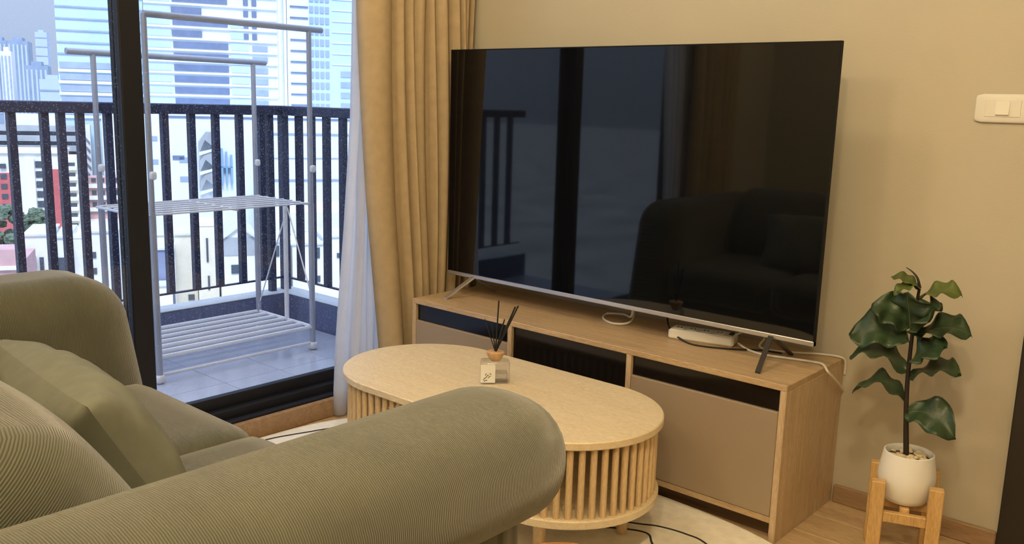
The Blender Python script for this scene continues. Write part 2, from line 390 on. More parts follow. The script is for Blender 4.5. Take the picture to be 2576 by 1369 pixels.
# right sash (outer track)
s_r = link('sash', MB().box(WX0+.005, WX0+.034, MYA+.012, MYB+.012, .152, WZ1-.05, bev=.004).box(WX0+.005, WX0+.034, WY1-.11, WY1-.05, .152, WZ1-.05, bev=.004)
           .box(WX0+.005, WX0+.034, MYB+.012, WY1-.11, WZ1-.13, WZ1-.05, bev=.004).box(WX0+.005, WX0+.034, MYB+.012, WY1-.11, .135, .153, bev=.002), 'frame_dark', w1)
link('glass_pane', bm(WX0+.016, WX0+.022, MYB+.012, WY1-.11, .153, WZ1-.13), 'window_glass', s_r)

# round surface-mounted ceiling lamps (the room's own light)
def ceiling_lamp(x, y, label, power):
    t = thing('ceiling_lamp', label, 'ceiling lamp', (x, y, RH), 'ceiling lamps')
    link('trim_ring', MB().lathe([(.085, -.022), (.094, -.020), (.096, 0), (.085, 0)], (x, y, RH), 28), 'white_plastic', t, smooth=True)
    if 'lamp_glow' not in MATS:
        me, tt, p = nm('lamp_glow'); p.inputs['Emission Color'].default_value = (*LAMP_COLOR, 1); p.inputs['Emission Strength'].default_value = 6
    link('diffuser', MB().lathe([(.002, -.048), (.045, -.044), (.075, -.034), (.085, -.022), (.085, -.001)], (x, y, RH), 28), 'lamp_glow', t, smooth=True)
    ld = bpy.data.lights.new('lamp_light', 'POINT'); ld.energy = power; ld.color = LAMP_COLOR; ld.shadow_soft_size = .07
    lo = bpy.data.objects.new('lamp_light', ld); COL.objects.link(lo); lo.parent = t; lo.location = (0, 0, -.13)
ceiling_lamp(-.6, -1.15, 'round ceiling lamp above the oval coffee table', LAMP_POWER*.8)
ceiling_lamp(.9, -1.9, 'round ceiling lamp in the middle of the room near the dark door', LAMP_POWER*1.6)
ceiling_lamp(-.6, -2.75, 'round ceiling lamp above the back of the sofa', LAMP_POWER*1.0)
ceiling_lamp(.95, -2.85, 'round ceiling lamp above the camera', LAMP_POWER*2.2)

# ================================================================ sofa
def loft_roll(mb, xc, zc, a, b, y0, y1, cap, n=28, ny=26, flat=2.3):
    ys = []; 
    for i in range(ny+1):
        t = i/ny; ys.append(y0+(y1-y0)*(.5-.5*math.cos(math.pi*t)))
    vs = []; fs = []
    for yv in ys:
        d = min(yv-y0, y1-yv)
        s = 1. if d >= cap else max(.02, (1-((cap-d)/cap)**2.4)**(1/2.4))
        for k in range(n):
            t = 2*math.pi*k/n; c_, s_ = math.cos(t), math.sin(t)
            vs.append((xc+a*s*math.copysign(abs(c_)**(2/flat), c_), yv, zc+b*s*math.copysign(abs(s_)**(2/flat), s_)))
    for i in range(ny):
        for k in range(n): fs.append((i*n+k, i*n+(k+1) % n, (i+1)*n+(k+1) % n, (i+1)*n+k)[::-1])
    fs += [tuple(range(n)), tuple(range(ny*n, (ny+1)*n))[::-1]]
    return mb.add(vs, fs)
sofa = thing('sofa', 'sage green corduroy sofa with thick rolled arms facing the television', 'sofa', (-.5, -1.97, .0))
link('frame_base', MB().soft((-.51, -2.0, .20), (.74, .42, .11), .03, 8), 'corduroy_base_shaded', sofa, smooth=2)
for xx in (-1.18, .16):
    for yy in (-1.66, -2.34):
        link('foot', MB().lathe([(.022, .0), (.030, .10)], (xx, yy, .012 if yy > -1.9 else 0), 16), 'frame_dark', sofa, smooth=True)
# near arm: the roll over a narrower panel
na = MB(); loft_roll(na, .195, .618, .135, .106, -2.64, -1.505, .125, ny=40)
link('arm', na, 'corduroy_y', sofa, smooth=2)
link('arm_panel', MB().soft((.165, -2.0, .33), (.085, .43, .235), .04, 8), 'corduroy_base_shaded', sofa, smooth=2)
def slant(p): return Vector((p.x, p.y-.17*(p.z-.02), p.z))
link('arm', MB().soft((-1.205, -2.045, .40), (.125, .515, .328), (.075, .13, .115), 20, None, slant), 'corduroy_y', sofa, smooth=2)
link('backrest', MB().soft((-.51, -2.43, .42), (.60, .10, .32), .08, 10), 'corduroy_x', sofa, smooth=2)
def puff_seat(p, u, v, w_):
    p.z += (.012*(1-u*u)*(1-v*v)) if w_ > 0 else 0; return p
link('seat_cushion', MB().soft((-.845, -1.94, .355), (.265, .405, .085), (.05, .06, .05), 14, puff_seat), 'corduroy_y', sofa, smooth=2)
link('seat_cushion', MB().soft((-.245, -1.94, .355), (.335, .405, .085), (.05, .06, .05), 14, puff_seat), 'corduroy_y', sofa, smooth=2)
def lean(ang):
    m = Matrix.Rotation(ang, 3, 'X'); return lambda p: m @ p
def puff_back(p, u, v, w_):
    k = (1-u*u)*(1-w_*w_); p.y += math.copysign(.035*k, p.y); return p
link('back_cushion', MB().soft((-.255, -2.215, .590), (.335, .105, .205), (.09, .10, .12), 18, puff_back, lean(math.radians(32))), 'corduroy_lean', sofa, smooth=2)
link('back_cushion', MB().soft((-.86, -2.215, .590), (.245, .105, .205), (.09, .10, .12), 16, puff_back, lean(math.radians(32))), 'corduroy_lean', sofa, smooth=2)

# throw pillow
def pillow(name, c, w_, h_, th, tf, n=44):
    mb = MB(); vs = []; fs = []
    rnd = random.Random(3)
    for sgn in (1, -1):
        base = len(vs)
        for j in range(n+1):
            for i in range(n+1):
                u = 2*i/n-1; v = 2*j/n-1
                pinch = 1-.10*(1-abs(u)**2)*abs(v)**3; pinch2 = 1-.10*(1-abs(v)**2)*abs(u)**3
                x = u*w_/2*pinch2; z = v*h_/2*pinch
                e = max(0., (1-abs(u)**2.6))*max(0., (1-abs(v)**2.6))
                t = th/2*e**.42
                t += .008*e*math.sin(11*u+5*v)*abs(v)+.008*e*math.sin(14*u*v+4*u)*(abs(u)**2+abs(v)**2)*.6+.007*(e**.5)*math.sin(26*u+3*math.sin(5*u))*max(0, v)**3
                vs.append(tf(Vector((x, sgn*t, z)))+Vector(c))
        for j in range(n):
            for i in range(n):
                q = (base+j*(n+1)+i, base+j*(n+1)+i+1, base+(j+1)*(n+1)+i+1, base+(j+1)*(n+1)+i); fs.append(q[::-1] if sgn > 0 else q)
    mb.add(vs, fs); return mb
Mp = Matrix.Rotation(math.radians(-6), 3, 'Z') @ Matrix.Rotation(math.radians(30), 3, 'X') @ Matrix.Rotation(math.radians(-3), 3, 'Y')
tp_ = link('throw_pillow', pillow('p', (-.500, -1.955, .552), .62, .33, .19, lambda p: Mp @ p), 'pillow_linen', smooth=2)
tag(tp_, 'plump grey-green throw pillow leaning on the sofa back cushion', 'pillow')

# ================================================================ rug
RC, RA, RB = (-.5, -1.15), .97, .78
def superell(cx, cy, a, b, n, N):
    o = []
    for i in range(N):
        t = 2*math.pi*i/N; c_, s_ = math.cos(t), math.sin(t)
        o.append((cx+a*math.copysign(abs(c_)**(2/n), c_), cy+b*math.copysign(abs(s_)**(2/n), s_)))
    return o
rug = thing('area_rug', 'cream rounded rug with thin black curved lines under the coffee table', 'rug', (RC[0], RC[1], 0))
link('pile', MB().prism(superell(*RC, RA, RB, 4, 96), .0005, .012, .003), 'rug_cream', rug)
for pts in ([(-.40, -.70), (-.164, -.593), (-.097, -.558), (-.015, -.545), (.06, -.56), (.25, -.68), (.40, -.95)],
            [(-.35, -.78), (-.13, -.624), (-.057, -.657), (.02, -.76), (.10, -1.0)],
            [(-1.44, -1.0), (-1.425, -.913), (-1.395, -.817), (-1.354, -.708), (-1.25, -.60)],
            [(-1.36, -1.25), (-1.30, -1.0), (-1.22, -.86), (-1.05, -.75)]):
    link('woven_line', MB().tube([(p.x, p.y, .0122) for p in arc([(a, b, 0) for a, b in pts], 8)], .0032, 6), 'rug_line', rug)

# ================================================================ coffee table
TC, TA, TR, TZ = (-.553, -.768), .267, .266, .372
def stadium(cx, cy, a, r, N=24):
    o = []
    for i in range(N+1):
        t = -math.pi/2+math.pi*i/N; o.append((cx+a+r*math.cos(t), cy+r*math.sin(t)))
    for i in range(N+1):
        t = math.pi/2+math.pi*i/N; o.append((cx-a+r*math.cos(t), cy+r*math.sin(t)))
    return o
ct = thing('coffee_table', 'oval light wood coffee table ringed with vertical dowels', 'coffee table', (TC[0], TC[1], .012))
link('tabletop', MB().prism(stadium(*TC, TA, TR, 32), TZ-.022, TZ, .003), 'table_wood', ct, smooth=True)
link('bottom_board', MB().prism(stadium(*TC, TA, TR-.004, 32), .140, .163, .003), 'table_wood', ct, smooth=True)
per = 4*TA+2*math.pi*(TR-.022); ND = 86; rr = TR-.022
dme = None
for i in range(ND):
    s = per*i/ND+.012
    if s < 2*TA: p = (TC[0]-TA+s, TC[1]-rr)
    elif s < 2*TA+math.pi*rr: t = -math.pi/2+(s-2*TA)/rr; p = (TC[0]+TA+rr*math.cos(t), TC[1]+rr*math.sin(t))
    elif s < 4*TA+math.pi*rr: p = (TC[0]+TA-(s-2*TA-math.pi*rr), TC[1]+rr)
    else: t = math.pi/2+(s-4*TA-math.pi*rr)/rr; p = (TC[0]-TA+rr*math.cos(t), TC[1]+rr*math.sin(t))
    if dme is None:
        o = link('dowel', MB().lathe([(.0088, .163), (.0088, TZ-.022)], n=12), 'dowel_wood', ct, smooth=True); dme = o.data
        for v in dme.vertices: v.co += Vector(ct['_o'])
        o.location = Vector((p[0], p[1], 0))-Vector(ct['_o'])
    else: share('dowel', dme, ct, (p[0], p[1], 0))
for dx, dy in ((-.36, -.14), (.31, -.15), (-.36, .12), (.40, .105)):
    link('leg', MB().lathe([(.015, .0125), (.019, .141)], (TC[0]+dx, TC[1]+dy, 0), 16), 'dowel_wood', ct, smooth=True)

# low round side table, only its rim in view
st = thing('side_table', 'low round orange-brown side table in front of the sofa arm', 'side table', (.104, -1.257, .012))
link('tabletop', MB().lathe([(.184, .178), (.19, .182), (.19, .197), (.186, .20)], (.104, -1.257, 0), 48), 'orange_wood', st, smooth=True)
link('apron', MB().lathe([(.15, .15), (.15, .178)], (.104, -1.257, 0), 36), 'orange_wood', st, smooth=True)
for k in range(3):
    t = 2.0+k*2*math.pi/3; a, b = math.cos(t), math.sin(t)
    link('leg', MB().tube([(.104+.15*a, -1.257+.15*b, .0125), (.104+.115*a, -1.257+.115*b, .16)], [.011, .016], 12), 'orange_wood', st, smooth=True)

# ================================================================ reed diffuser
bx, by = -.572, -.741
da = math.atan2(.069, .066)   # bottle turned about 46 degrees
def rotz(mb, a, c):
    ca, sa = math.cos(a), math.sin(a)
    mb.v = [(c[0]+(x-c[0])*ca-(y-c[1])*sa, c[1]+(x-c[0])*sa+(y-c[1])*ca, z) for x, y, z in mb.v]; return mb
rd = thing('reed_diffuser', 'clear glass reed diffuser with wooden cap and black sticks on the coffee table', 'diffuser', (bx, by, TZ))
rb = link('bottle', rotz(MB().soft((bx, by, TZ+.0335), (.043, .027, .033), .008, 8), da, (bx, by)), 'bottle_glass', rd, smooth=2)
link('liquid', rotz(bm(bx-.036, bx+.036, by-.021, by+.021, TZ+.004, TZ+.030), da, (bx, by)), 'bottle_glass', rd)
link('neck', MB().lathe([(.013, .060), (.013, .074)], (bx, by, TZ), 20), 'white_plastic', rd, smooth=True)
link('wooden_cap', MB().lathe([(.010, .062), (.017, .070), (.025, .084), (.0265, .092), (.022, .094), (.012, .093)], (bx, by, TZ), 28), 'cap_wood', rd, smooth=True)
lb = link('label_sheet', rotz(bm(bx-.044, bx-.001, by-.0285, by-.0275, TZ+.006, TZ+.060), da, (bx, by)), 'label_white', rd)
marks = MB()
for (x0, z0, x1, z1) in ((-.036, .014, -.028, .022), (-.028, .022, -.020, .030), (-.022, .020, -.014, .026), (-.034, .010, -.024, .013), (-.018, .034, -.013, .030), (-.030, .028, -.026, .034)):
    marks.tube([(bx+x0, by-.0288, TZ+z0), (bx+(x0+x1)/2, by-.0288, TZ+(z0+z1)/2+.002), (bx+x1, by-.0288, TZ+z1)], .0009, 5)
link('script_print', rotz(marks, da, (bx, by)), 'ink', lb)
for k, (q, r_) in enumerate((((-.568, -.736, .617), .0022), ((-.532, -.704, .600), .0026), ((-.525, -.699, .603), .0026), ((-.598, -.762, .561), .0014), ((-.585, -.745, .545), .0018), ((-.556, -.728, .55), .0022), ((-.545, -.735, .565), .002))):
    d = (Vector(q)-Vector((bx, by, TZ+.09))).normalized()
    link('reed_stick', MB().tube([Vector((bx, by, TZ+.06)), Vector((bx, by, TZ+.09))+d*.004, Vector(q)], r_, 7), 'reed_black', rd, smooth=True)

# ================================================================ television cabinet
CX0, CX1, CY, CZ = -1.294, .179, -.4045, .4575
cab = thing('tv_cabinet', 'long low oak cabinet with taupe doors under the television', 'cabinet', ((CX0+CX1)/2, CY/2, 0))
Y1 = -.004
link('top_panel', bm(CX0, CX1, CY, Y1, CZ-.018, CZ, bev=.0015), 'cabinet_wood', cab)
for a, b in ((CX0, CX0+.019), (CX1-.019, CX1)): link('side_panel', bm(a, b, CY, Y1, 0, CZ-.018, bev=.0012), 'cabinet_wood_upright', cab)
for xc in (-.811, -.328): link('divider', bm(xc-.009, xc+.009, CY, Y1-.012, .073, CZ-.018, bev=.001), 'cabinet_wood_upright', cab)
link('bottom_panel', bm(CX0+.019, CX1-.019, CY+.002, Y1, .055, .073, bev=.001), 'cabinet_wood', cab)
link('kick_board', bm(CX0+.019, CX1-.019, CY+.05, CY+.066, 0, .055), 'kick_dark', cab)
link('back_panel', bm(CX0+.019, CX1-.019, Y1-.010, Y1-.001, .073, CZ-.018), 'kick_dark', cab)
for a, b in ((CX0+.019, -.820), (-.319, CX1-.019)):
    link('glass_flap', bm(a+.001, b-.001, CY+.012, CY+.02, .379, CZ-.019), 'black_gloss', cab)
    link('door', bm(a+.0015, b-.0015, CY+.001, CY+.019, .0745, .377, bev=.0015), 'door_taupe', cab)
link('glass_flap', bm(-.801, -.338, CY+.012, CY+.02, .24, CZ-.019), 'black_gloss', cab)
link('drawer_front', bm(-.8005, -.3385, CY+.001, CY+.019, .0745, .238, bev=.0015), 'door_taupe', cab)

# ================================================================ television
TX0, TX1, TZ0, TZ1, TY = -1.280, .172, .533, 1.369, -.232
tv = thing('television', 'large black flat screen television standing on the cabinet', 'television', ((TX0+TX1)/2, TY, CZ))
link('screen', bm(TX0+.004, TX1-.004, TY-.001, TY+.004, TZ0+.014, TZ1-.004), 'screen_black', tv)
link('bezel', MB().box(TX0, TX1, TY-.0015, TY+.014, TZ1-.004, TZ1).box(TX0, TX0+.004, TY-.0015, TY+.014, TZ0, TZ1-.004).box(TX1-.004, TX1, TY-.0015, TY+.014, TZ0, TZ1-.004).box(TX0+.004, TX1-.004, TY+.004, TY+.014, TZ0+.01, TZ1-.004), 'tv_case', tv)
link('chin_strip', bm(TX0+.0, TX1, TY-.003, TY+.014, TZ0-.001, TZ0+.0135, bev=.002), 'silver', tv)
link('rear_housing', MB().soft(((TX0+TX1)/2, TY+.036, TZ0+.26), (.52, .024, .24), .015, 6), 'tv_case', tv, smooth=2)
for (tp, ft, bk) in (((-1.145, TY, TZ0), (-1.201, -.325, CZ), (-1.172, -.08, CZ)), ((.043, TY, TZ0), (.068, -.355, CZ), (.052, -.10, CZ))):
    tp, ft, bk = Vector(tp), Vector(ft), Vector(bk); mb = MB()
    for q in (ft, bk):
        a = tp+Vector((0, .004 if q is bk else 0, 0)); d = (q-a); n_ = 1; wd = Vector((.0075, 0, 0)); th = Vector((0, 0, .009))
        mb.add([a-wd, a+wd, a+wd+th, a-wd+th, q-wd, q+wd, q+wd+th*.7, q-wd+th*.7], [(0, 1, 2, 3), (7, 6, 5, 4), (0, 4, 5, 1), (1, 5, 6, 2), (2, 6, 7, 3), (3, 7, 4, 0)])
    link('foot', mb, 'gunmetal' if tp.x > -1 else 'silver', tv)

# power strip and cables on the cabinet
ps = thing('power_strip', 'white power strip lying on the cabinet behind the television', 'power strip', (-.22, -.145, CZ))
pc, pa = (-.235, -.155), math.radians(14)
def rbox(x0, x1, y0, y1, z0, z1, bev): return rotz(bm(pc[0]+x0, pc[0]+x1, pc[1]+y0, pc[1]+y1, z0, z1, bev=bev), pa, pc)
pb = link('body', rbox(-.088, .12, -.035, .035, CZ+.0008, CZ+.034, .006), 'white_plastic', ps)
for k in range(4): link('socket', rbox(-.075+k*.043, -.043+k*.043, -.02, .02, CZ+.034, CZ+.0355, .0005), 'label_white', pb)
for k in range(4):
    link('socket_slot', MB().add(*(lambda q: (q.v, q.f))(rbox(-.066+k*.043, -.063+k*.043, -.008, .006, CZ+.0355, CZ+.0362, 0))).add(*(lambda q: (q.v, q.f))(rbox(-.055+k*.043, -.052+k*.043, -.008, .006, CZ+.0355, CZ+.0362, 0))), 'ink', pb)
link('switch_button', rbox(.10, .115, -.012, .012, CZ+.034, CZ+.039, .002), 'ink', pb)
def cable(name, label, pts, r, mat, group=None): return tag(link(name, MB().tube(arc(pts, 8), r, 8), mat, smooth=True), label, 'cable', group)
z_ = CZ+.0042
cable('power_cable', 'white cable loop hanging under the middle of the television', [(-.46, -.19, .53), (-.50, -.14, .485), (-.56, -.095, .475), (-.625, -.10, .467), (-.605, -.15, z_), (-.54, -.185, z_), (-.50, -.155, z_+.004), (-.515, -.10, .48), (-.53, -.09, .53)], .0036, 'cable_white')
cable('power_cable', 'white cable running over the right front corner of the cabinet', [(-.105, -.135, CZ+.012), (-.06, -.155, z_), (.0, -.170, z_), (.08, -.150, z_), (.14, -.135, z_), (.172, -.15, z_+.002), (.192, -.165, CZ-.006), (.196, -.13, CZ-.03), (.192, -.06, CZ-.07), (.1850, -.010, CZ-.10)], .0036, 'cable_white')
cable('power_cable', 'white cable curling behind the right television foot towards the wall', [(-.13, -.12, CZ+.03), (-.10, -.06, .50), (-.06, -.05, .485), (-.05, -.10, z_+.002), (.0, -.105, z_), (.06, -.075, z_), (.12, -.035, z_), (.175, -.03, z_+.002), (.186, -.015, CZ-.01), (.1840, -.0055, CZ-.05)], .0034, 'cable_white')
cable('signal_cable', 'thin black cable drooping around the white power strip', [(-.375, -.10, .53), (-.36, -.135, .495), (-.31, -.185, .475), (-.24, -.215, z_-.001), (-.18, -.218, z_-.001), (-.10, -.18, z_-.001), (-.03, -.13, z_), (.03, -.115, z_)], .0028, 'cable_black')

# light switch
lsw = thing('light_switch', 'white rectangular light switch on the beige wall', 'light switch', (.52, 0, 1.2))
pl_ = link('plate', MB().soft((.525, -.005, 1.204), (.068, .005, .037), (.012, .004, .012), 6), 'white_plastic', lsw, smooth=2)
link('bezel_frame', bm(.482, .568, -.0115, -.009, 1.182, 1.226, bev=.001), 'white_plastic', lsw)
link('rocker', MB().add([(.509, -.0115, 1.186), (.541, -.0115, 1.186), (.541, -.0115, 1.222), (.509, -.0115, 1.222), (.509, -.0175, 1.188), (.541, -.0175, 1.188), (.541, -.0125, 1.222), (.509, -.0125, 1.222)], [(3, 2, 1, 0), (4, 5, 6, 7), (0, 1, 5, 4), (1, 2, 6, 5), (2, 3, 7, 6), (3, 0, 4, 7)]), 'white_plastic', lsw)

# ================================================================ curtains
def drape(name, label, mat, creases, depth, xin, edge, zlo, zhi, top=None, group=None, nv=24, sharp=.5, seed=1, per=12):
    """creases: y positions of the inner folds (from one edge to the other); edge(z) shifts the free edge"""
    rnd = random.Random(seed); amp = [depth*rnd.uniform(.75, 1.1) for _ in creases]; ph = [rnd.uniform(0, 6.28) for _ in creases]
    prof = []
    for i in range(len(creases)-1):
        for k in range(per):
            t = k/per; prof.append((creases[i]+(creases[i+1]-creases[i])*t, amp[i]*math.sin(math.pi*t)**sharp, i))
    prof.append((creases[-1], 0, len(creases)-2))
    y0, y1 = creases[0], creases[-1]
    def fn(u, v):
        i = min(len(prof)-1, int(round(u*(len(prof)-1)))); yv, d, s = prof[i]; z = zlo+(zhi-zlo)*v
        f = (yv-y1)/(y0-y1)   # 1 at free edge
        yy = yv+edge(z)*f**2+.006*math.sin(z*2.6+ph[s])
        return (xin+d*(1+.12*math.sin(z*3.1+ph[s]))+.006*math.sin(z*2+ph[s]), yy, z)
    o = link(name, MB().sheet(fn, len(prof)-1, nv), mat, smooth=2)
    m = o.modifiers.new('thickness', 'SOLIDIFY'); m.thickness = .0016
    return tag(o, label, 'curtain', group)
def interp(tbl):
    def f(z):
        if z <= tbl[0][0]: return tbl[0][1]
        for (a, va), (b, vb) in zip(tbl, tbl[1:]):
            if z <= b: return va+(vb-va)*(z-a)/(b-a)
        return tbl[-1][1]
    return f
drape('curtain', 'beige pleated curtain hanging beside the television', 'drape_beige', [-.555, -.412, -.362, -.330, -.256, -.226, -.165, -.122, -.095, -.048, -.018], .082, -1.420, interp([(.0, .10), (.26, .085), (.8, .04), (1.5, 0)]), .02, 2.42, seed=4)
drape('sheer_curtain', 'white sheer curtain at the right edge of the window beside the television', 'sheer_white', [-.60, -.555, -.52, -.48, -.44, -.40, -.36, -.32, -.28], .03, -1.470, interp([(.0, -.03), (.085, -.03), (.30, -.015), (.68, .02), (1.11, .045), (1.5, .05)]), .012, 2.42, seed=9, per=8)
drape('curtain', 'beige pleated curtain at the far window end behind the sofa', 'drape_beige', [-2.22, -2.30, -2.37, -2.43, -2.50, -2.56, -2.63, -2.70], .055, -1.420, interp([(0, 0), (2, 0)]), .02, 2.42, seed=5)
drape('sheer_curtain', 'white sheer curtain at the far window end behind the sofa arm', 'sheer_white', [-2.04, -2.08, -2.12, -2.16, -2.20, -2.24, -2.28], .03, -1.470, interp([(.0, -.05), (.8, -.03), (1.5, .03)]), .012, 2.42, seed=11, per=8)
crod = thing('curtain_track', 'white curtain track along the ceiling over the window', 'curtain track', (-1.43, -1.4, 2.43))
link('rail', MB().box(-1.40, -1.375, -2.75, -.01, 2.425, 2.445).box(-1.470, -1.445, -2.75, -.01, 2.425, 2.445), 'white_plastic', crod)
for yb in (-.05, -1.39, -2.69): link('bracket', bm(-1.48, -1.37, yb-.01, yb+.01, 2.445, RH), 'white_plastic', crod)

# ================================================================ potted plant on its stand
PX, PY = .452, -.22
sn = thing('plant_stand', 'pine wood plant stand with four square legs', 'plant stand', (PX, PY, 0))
for sx, sy in ((-1, -1), (1, -1), (-1, 1), (1, 1)):
    x, yv = PX+sx*.070, PY+sy*.070
    a = math.radians(18); sp_ = sx*.006
    mb = MB().box(x-.0175, x+.0175, yv-.014, yv+.014, 0, .232, bev=.002)
    link('leg', mb, 'pine', sn)
link('cross_bar', bm(PX-.058, PX+.058, PY-.012, PY+.012, .138, .160, bev=.002), 'pine', sn)
link('cross_bar', bm(PX-.012, PX+.012, PY-.062, PY+.062, .1380, .1602, bev=.002), 'pine', sn)
link('apron_rail', bm(PX-.0525, PX+.0525, PY-.080, PY-.062, .122, .150, bev=.002), 'pine', sn)
rz_ = math.radians(22)
for o in list(sn.children): pass
sn.rotation_euler = (0, 0, math.radians(20))
pp = thing('potted_plant', 'small fiddle-leaf fig in a white pot', 'potted plant', (PX, PY, .1605))
PZ = .161
link('pot', MB().lathe([(.044, 0), (.053, .004), (.0610, .018), (.0690, .042), (.0730, .066), (.0720, .085), (.067, .112), (.0630, .136), (.0595, .1375), (.0580, .133), (.060, .115)], (PX, PY, PZ), 40), 'pot_white', pp, smooth=True)
link('soil', MB().lathe([(.0590, .108), (.0590, .117)], (PX, PY, PZ), 28), 'soil', pp)
rp = random.Random(5); peb = MB()
for k in range(62):
    t = rp.uniform(0, 6.28); r_ = .050*math.sqrt(rp.random()); s_ = rp.uniform(.005, .0085)
    peb.soft((PX+r_*math.cos(t), PY+r_*math.sin(t), PZ+.120+rp.uniform(0, .007)), (s_*1.3, s_, s_*.7), (s_*1.2, s_*.95, s_*.65), 3, None, lean(rp.uniform(-.6, .6)))
ob = link('pebbles', peb, 'pebble', pp, smooth=2); ob['kind'] = 'stuff'
STEM = [(.447, PY, .27), (.437, PY, .36), (.429, PY, .45), (.426, PY, .55), (.427, PY, .66), (.431, PY, .745)]
link('stem', MB().tube(arc(STEM, 6), [.0078-.004*i/30 for i in range(31)], 10), 'stem_brown', pp, smooth=True)
link('bud', MB().tube(arc([(.431, PY, .742), (.424, PY-.002, .765), (.410, PY-.002, .780), (.393, PY, .789)], 5), [.0042-.003*i/15 for i in range(16)], 8), 'stem_brown', pp, smooth=True)
def leaf(base, tip, wid, tilt, arch, mat='leaf_green', fold=.25, seed=0, dep=0.):
    """obovate wavy blade; tilt turns the blade about its midrib (0 = face up, 90 = face to the room)"""
    b = Vector(base); t_ = Vector(tip); d = (t_-b); L = d.length; d.normalize()
    side0 = d.cross(Vector((0, 0, 1))).normalized() if abs(d.z) < .95 else Vector((1, 0, 0)); nrm0 = side0.cross(d)
    if side0.y > 0: side0 = -side0
    nrm0 = d.cross(side0)
    if nrm0.z < 0: nrm0 = -nrm0
    a = math.radians(tilt); side = side0*math.cos(a)-nrm0*math.sin(a); nrm = nrm0*math.cos(a)+side0*math.sin(a)
    rnd = random.Random(seed); p1, p2 = rnd.uniform(0, 6), rnd.uniform(0, 6)
    def fn(u, v):
        s = v; k = 2*u-1
        wdt = wid/2*(math.sin(math.pi*min(1, s**.82))**.62 if 0 < s < 1 else 0)*(.62+.5*s)*(1-.16*math.exp(-((s-.42)/.13)**2))
        wav = .09*wid*math.sin(15*s+p1+(1.5 if k > 0 else 0))*abs(k)
        up = arch*L*math.sin(math.pi*s)-(arch*.3*L)*s*s
        p = b+d*(L*s)+side*(k*wdt)+nrm*(wav+fold*abs(k)*wdt)+Vector((0, 0, up))
        p.y += dep*s
        return p
    o = link('leaf', MB().sheet(fn, 8, 16), mat, pp, smooth=2)
    m = o.modifiers.new('thickness', 'SOLIDIFY'); m.thickness = .0012
    link('midrib', MB().tube([fn(.5, i/12)+Vector((0, 0, -.0004)) for i in range(12)], [.0016-.0011*i/12 for i in range(12)], 5), 'leaf_vein', o)
    return o
y_ = PY
leaf((.432, y_, .400), (.566, y_-.03, .385), 0.121, 48, .20, seed=1)
leaf((.427, y_, .430), (.291, y_-.01, .437), 0.110, 10, .30, seed=2, fold=.3)
leaf((.430, y_, .498), (.555, y_-.01, .546), 0.118, 16, .12, seed=3)
leaf((.424, y_, .508), (.279, y_-.02, .540), 0.127, 18, .24, seed=4)
leaf((.430, y_-.01, .545), (.527, y_-.05, .612), 0.120, 46, .10, seed=5)
leaf((.420, y_, .595), (.273, y_-.03, .595), 0.144, 50, .16, seed=6)
leaf((.436, y_, .612), (.568, y_-.01, .650), 0.121, 28, .14, seed=7)
leaf((.420, y_, .632), (.329, y_-.03, .692), 0.132, 50, .10, seed=8)
leaf((.422, y_-.006, .628), (.415, y_-.050, .735), 0.137, 14, .05, seed=9, fold=.2)
leaf((.436, y_-.004, .622), (.493, y_-.05, .705), 0.144, 44, .06, seed=10)
leaf((.430, y_, .640), (.44, y_+.09, .690), 0.106, 0, .1, seed=14)
leaf((.433, y_, .715), (.536, y_-.01, .744), 0.084, 26, .14, 'leaf_light', seed=11)
leaf((.429, y_, .738), (.362, y_-.01, .764), 0.050, 24, .12, 'leaf_light', seed=12)
leaf((.434, y_+.004, .742), (.378, y_-.03, .722), 0.062, 14, .16, 'leaf_light', seed=13)

# ================================================================ balcony
bfl = struct('balcony_floor', bm(-3.0, RX0-.11, -2.6, .26, -.18, -.010), 'grout', 'grey tiled balcony floor beyond the window', 'balcony floor')
tme = None
for i in range(5):
    for j in range(10):
        x0, y0 = -2.90+i*.258, -2.58+j*.27
        if tme is None:
            o = link('tile', bm(-.1275, .1275, -.1335, .1335, -.010, 0, bev=.001), 'balcony_tile', bfl); tme = o.data; o.location = (x0+.129, y0+.135, 0)
        else: share('tile', tme, bfl, (x0+.129, y0+.135, 0))
struct('trim_2', MB().box(-2.985, -2.875, -2.6, .24, -.18, .148, bev=.004).box(-2.875, RX0-.141, .13, .24, -.18, .148, bev=.004), 'kerb_paint', 'blue-grey painted kerb around the balcony edge', 'kerb')
struct('trim_3', MB().box(-2.99, -2.872, -2.6, .245, .149, .155, bev=.002).box(-2.872, RX0-.141, .127, .245, .149, .155, bev=.002), 'kerb_top', 'pale coping on top of the balcony kerb', 'coping')
struct('exterior_wall_left', MB().box(RX0-.26, RX0-.14, .12, 1.5, -2, 4).box(RX0-.26, RX0-.14, -5, -3.0, -2, 4), 'exterior_wall', 'plain outer wall of the building beside the balcony', 'wall')
rl = thing('balcony_railing', 'dark navy metal balcony railing with upright bars', 'railing', (-2.94, -.6, .155))
RXX, RYY = -2.94, .185
link('top_rail', MB().box(RXX-.03, RXX+.03, -2.6, RYY+.03, 1.087, 1.136, bev=.004).box(RXX+.03, RX0-.141, RYY-.03, RYY+.03, 1.087, 1.1358, bev=.004), 'rail_paint', rl)
link('bottom_rail', MB().box(RXX-.008, RXX+.008, -2.6, RYY, .218, .226).box(RXX, RX0-.141, RYY-.008, RYY+.008, .218, .226), 'rail_paint', rl)
bal = None
def baluster(x, yv, z0=.222):
    global bal
    if bal is None:
        o = link('baluster', bm(-.0155, .0155, -.0155, .0155, .222, 1.09), 'rail_paint', rl); bal = o.data
        for v in bal.vertices: v.co += Vector(rl['_o'])
        o.location = Vector((x, yv, 0))-Vector(rl['_o'])
    else: share('baluster', bal, rl, (x, yv, 0))
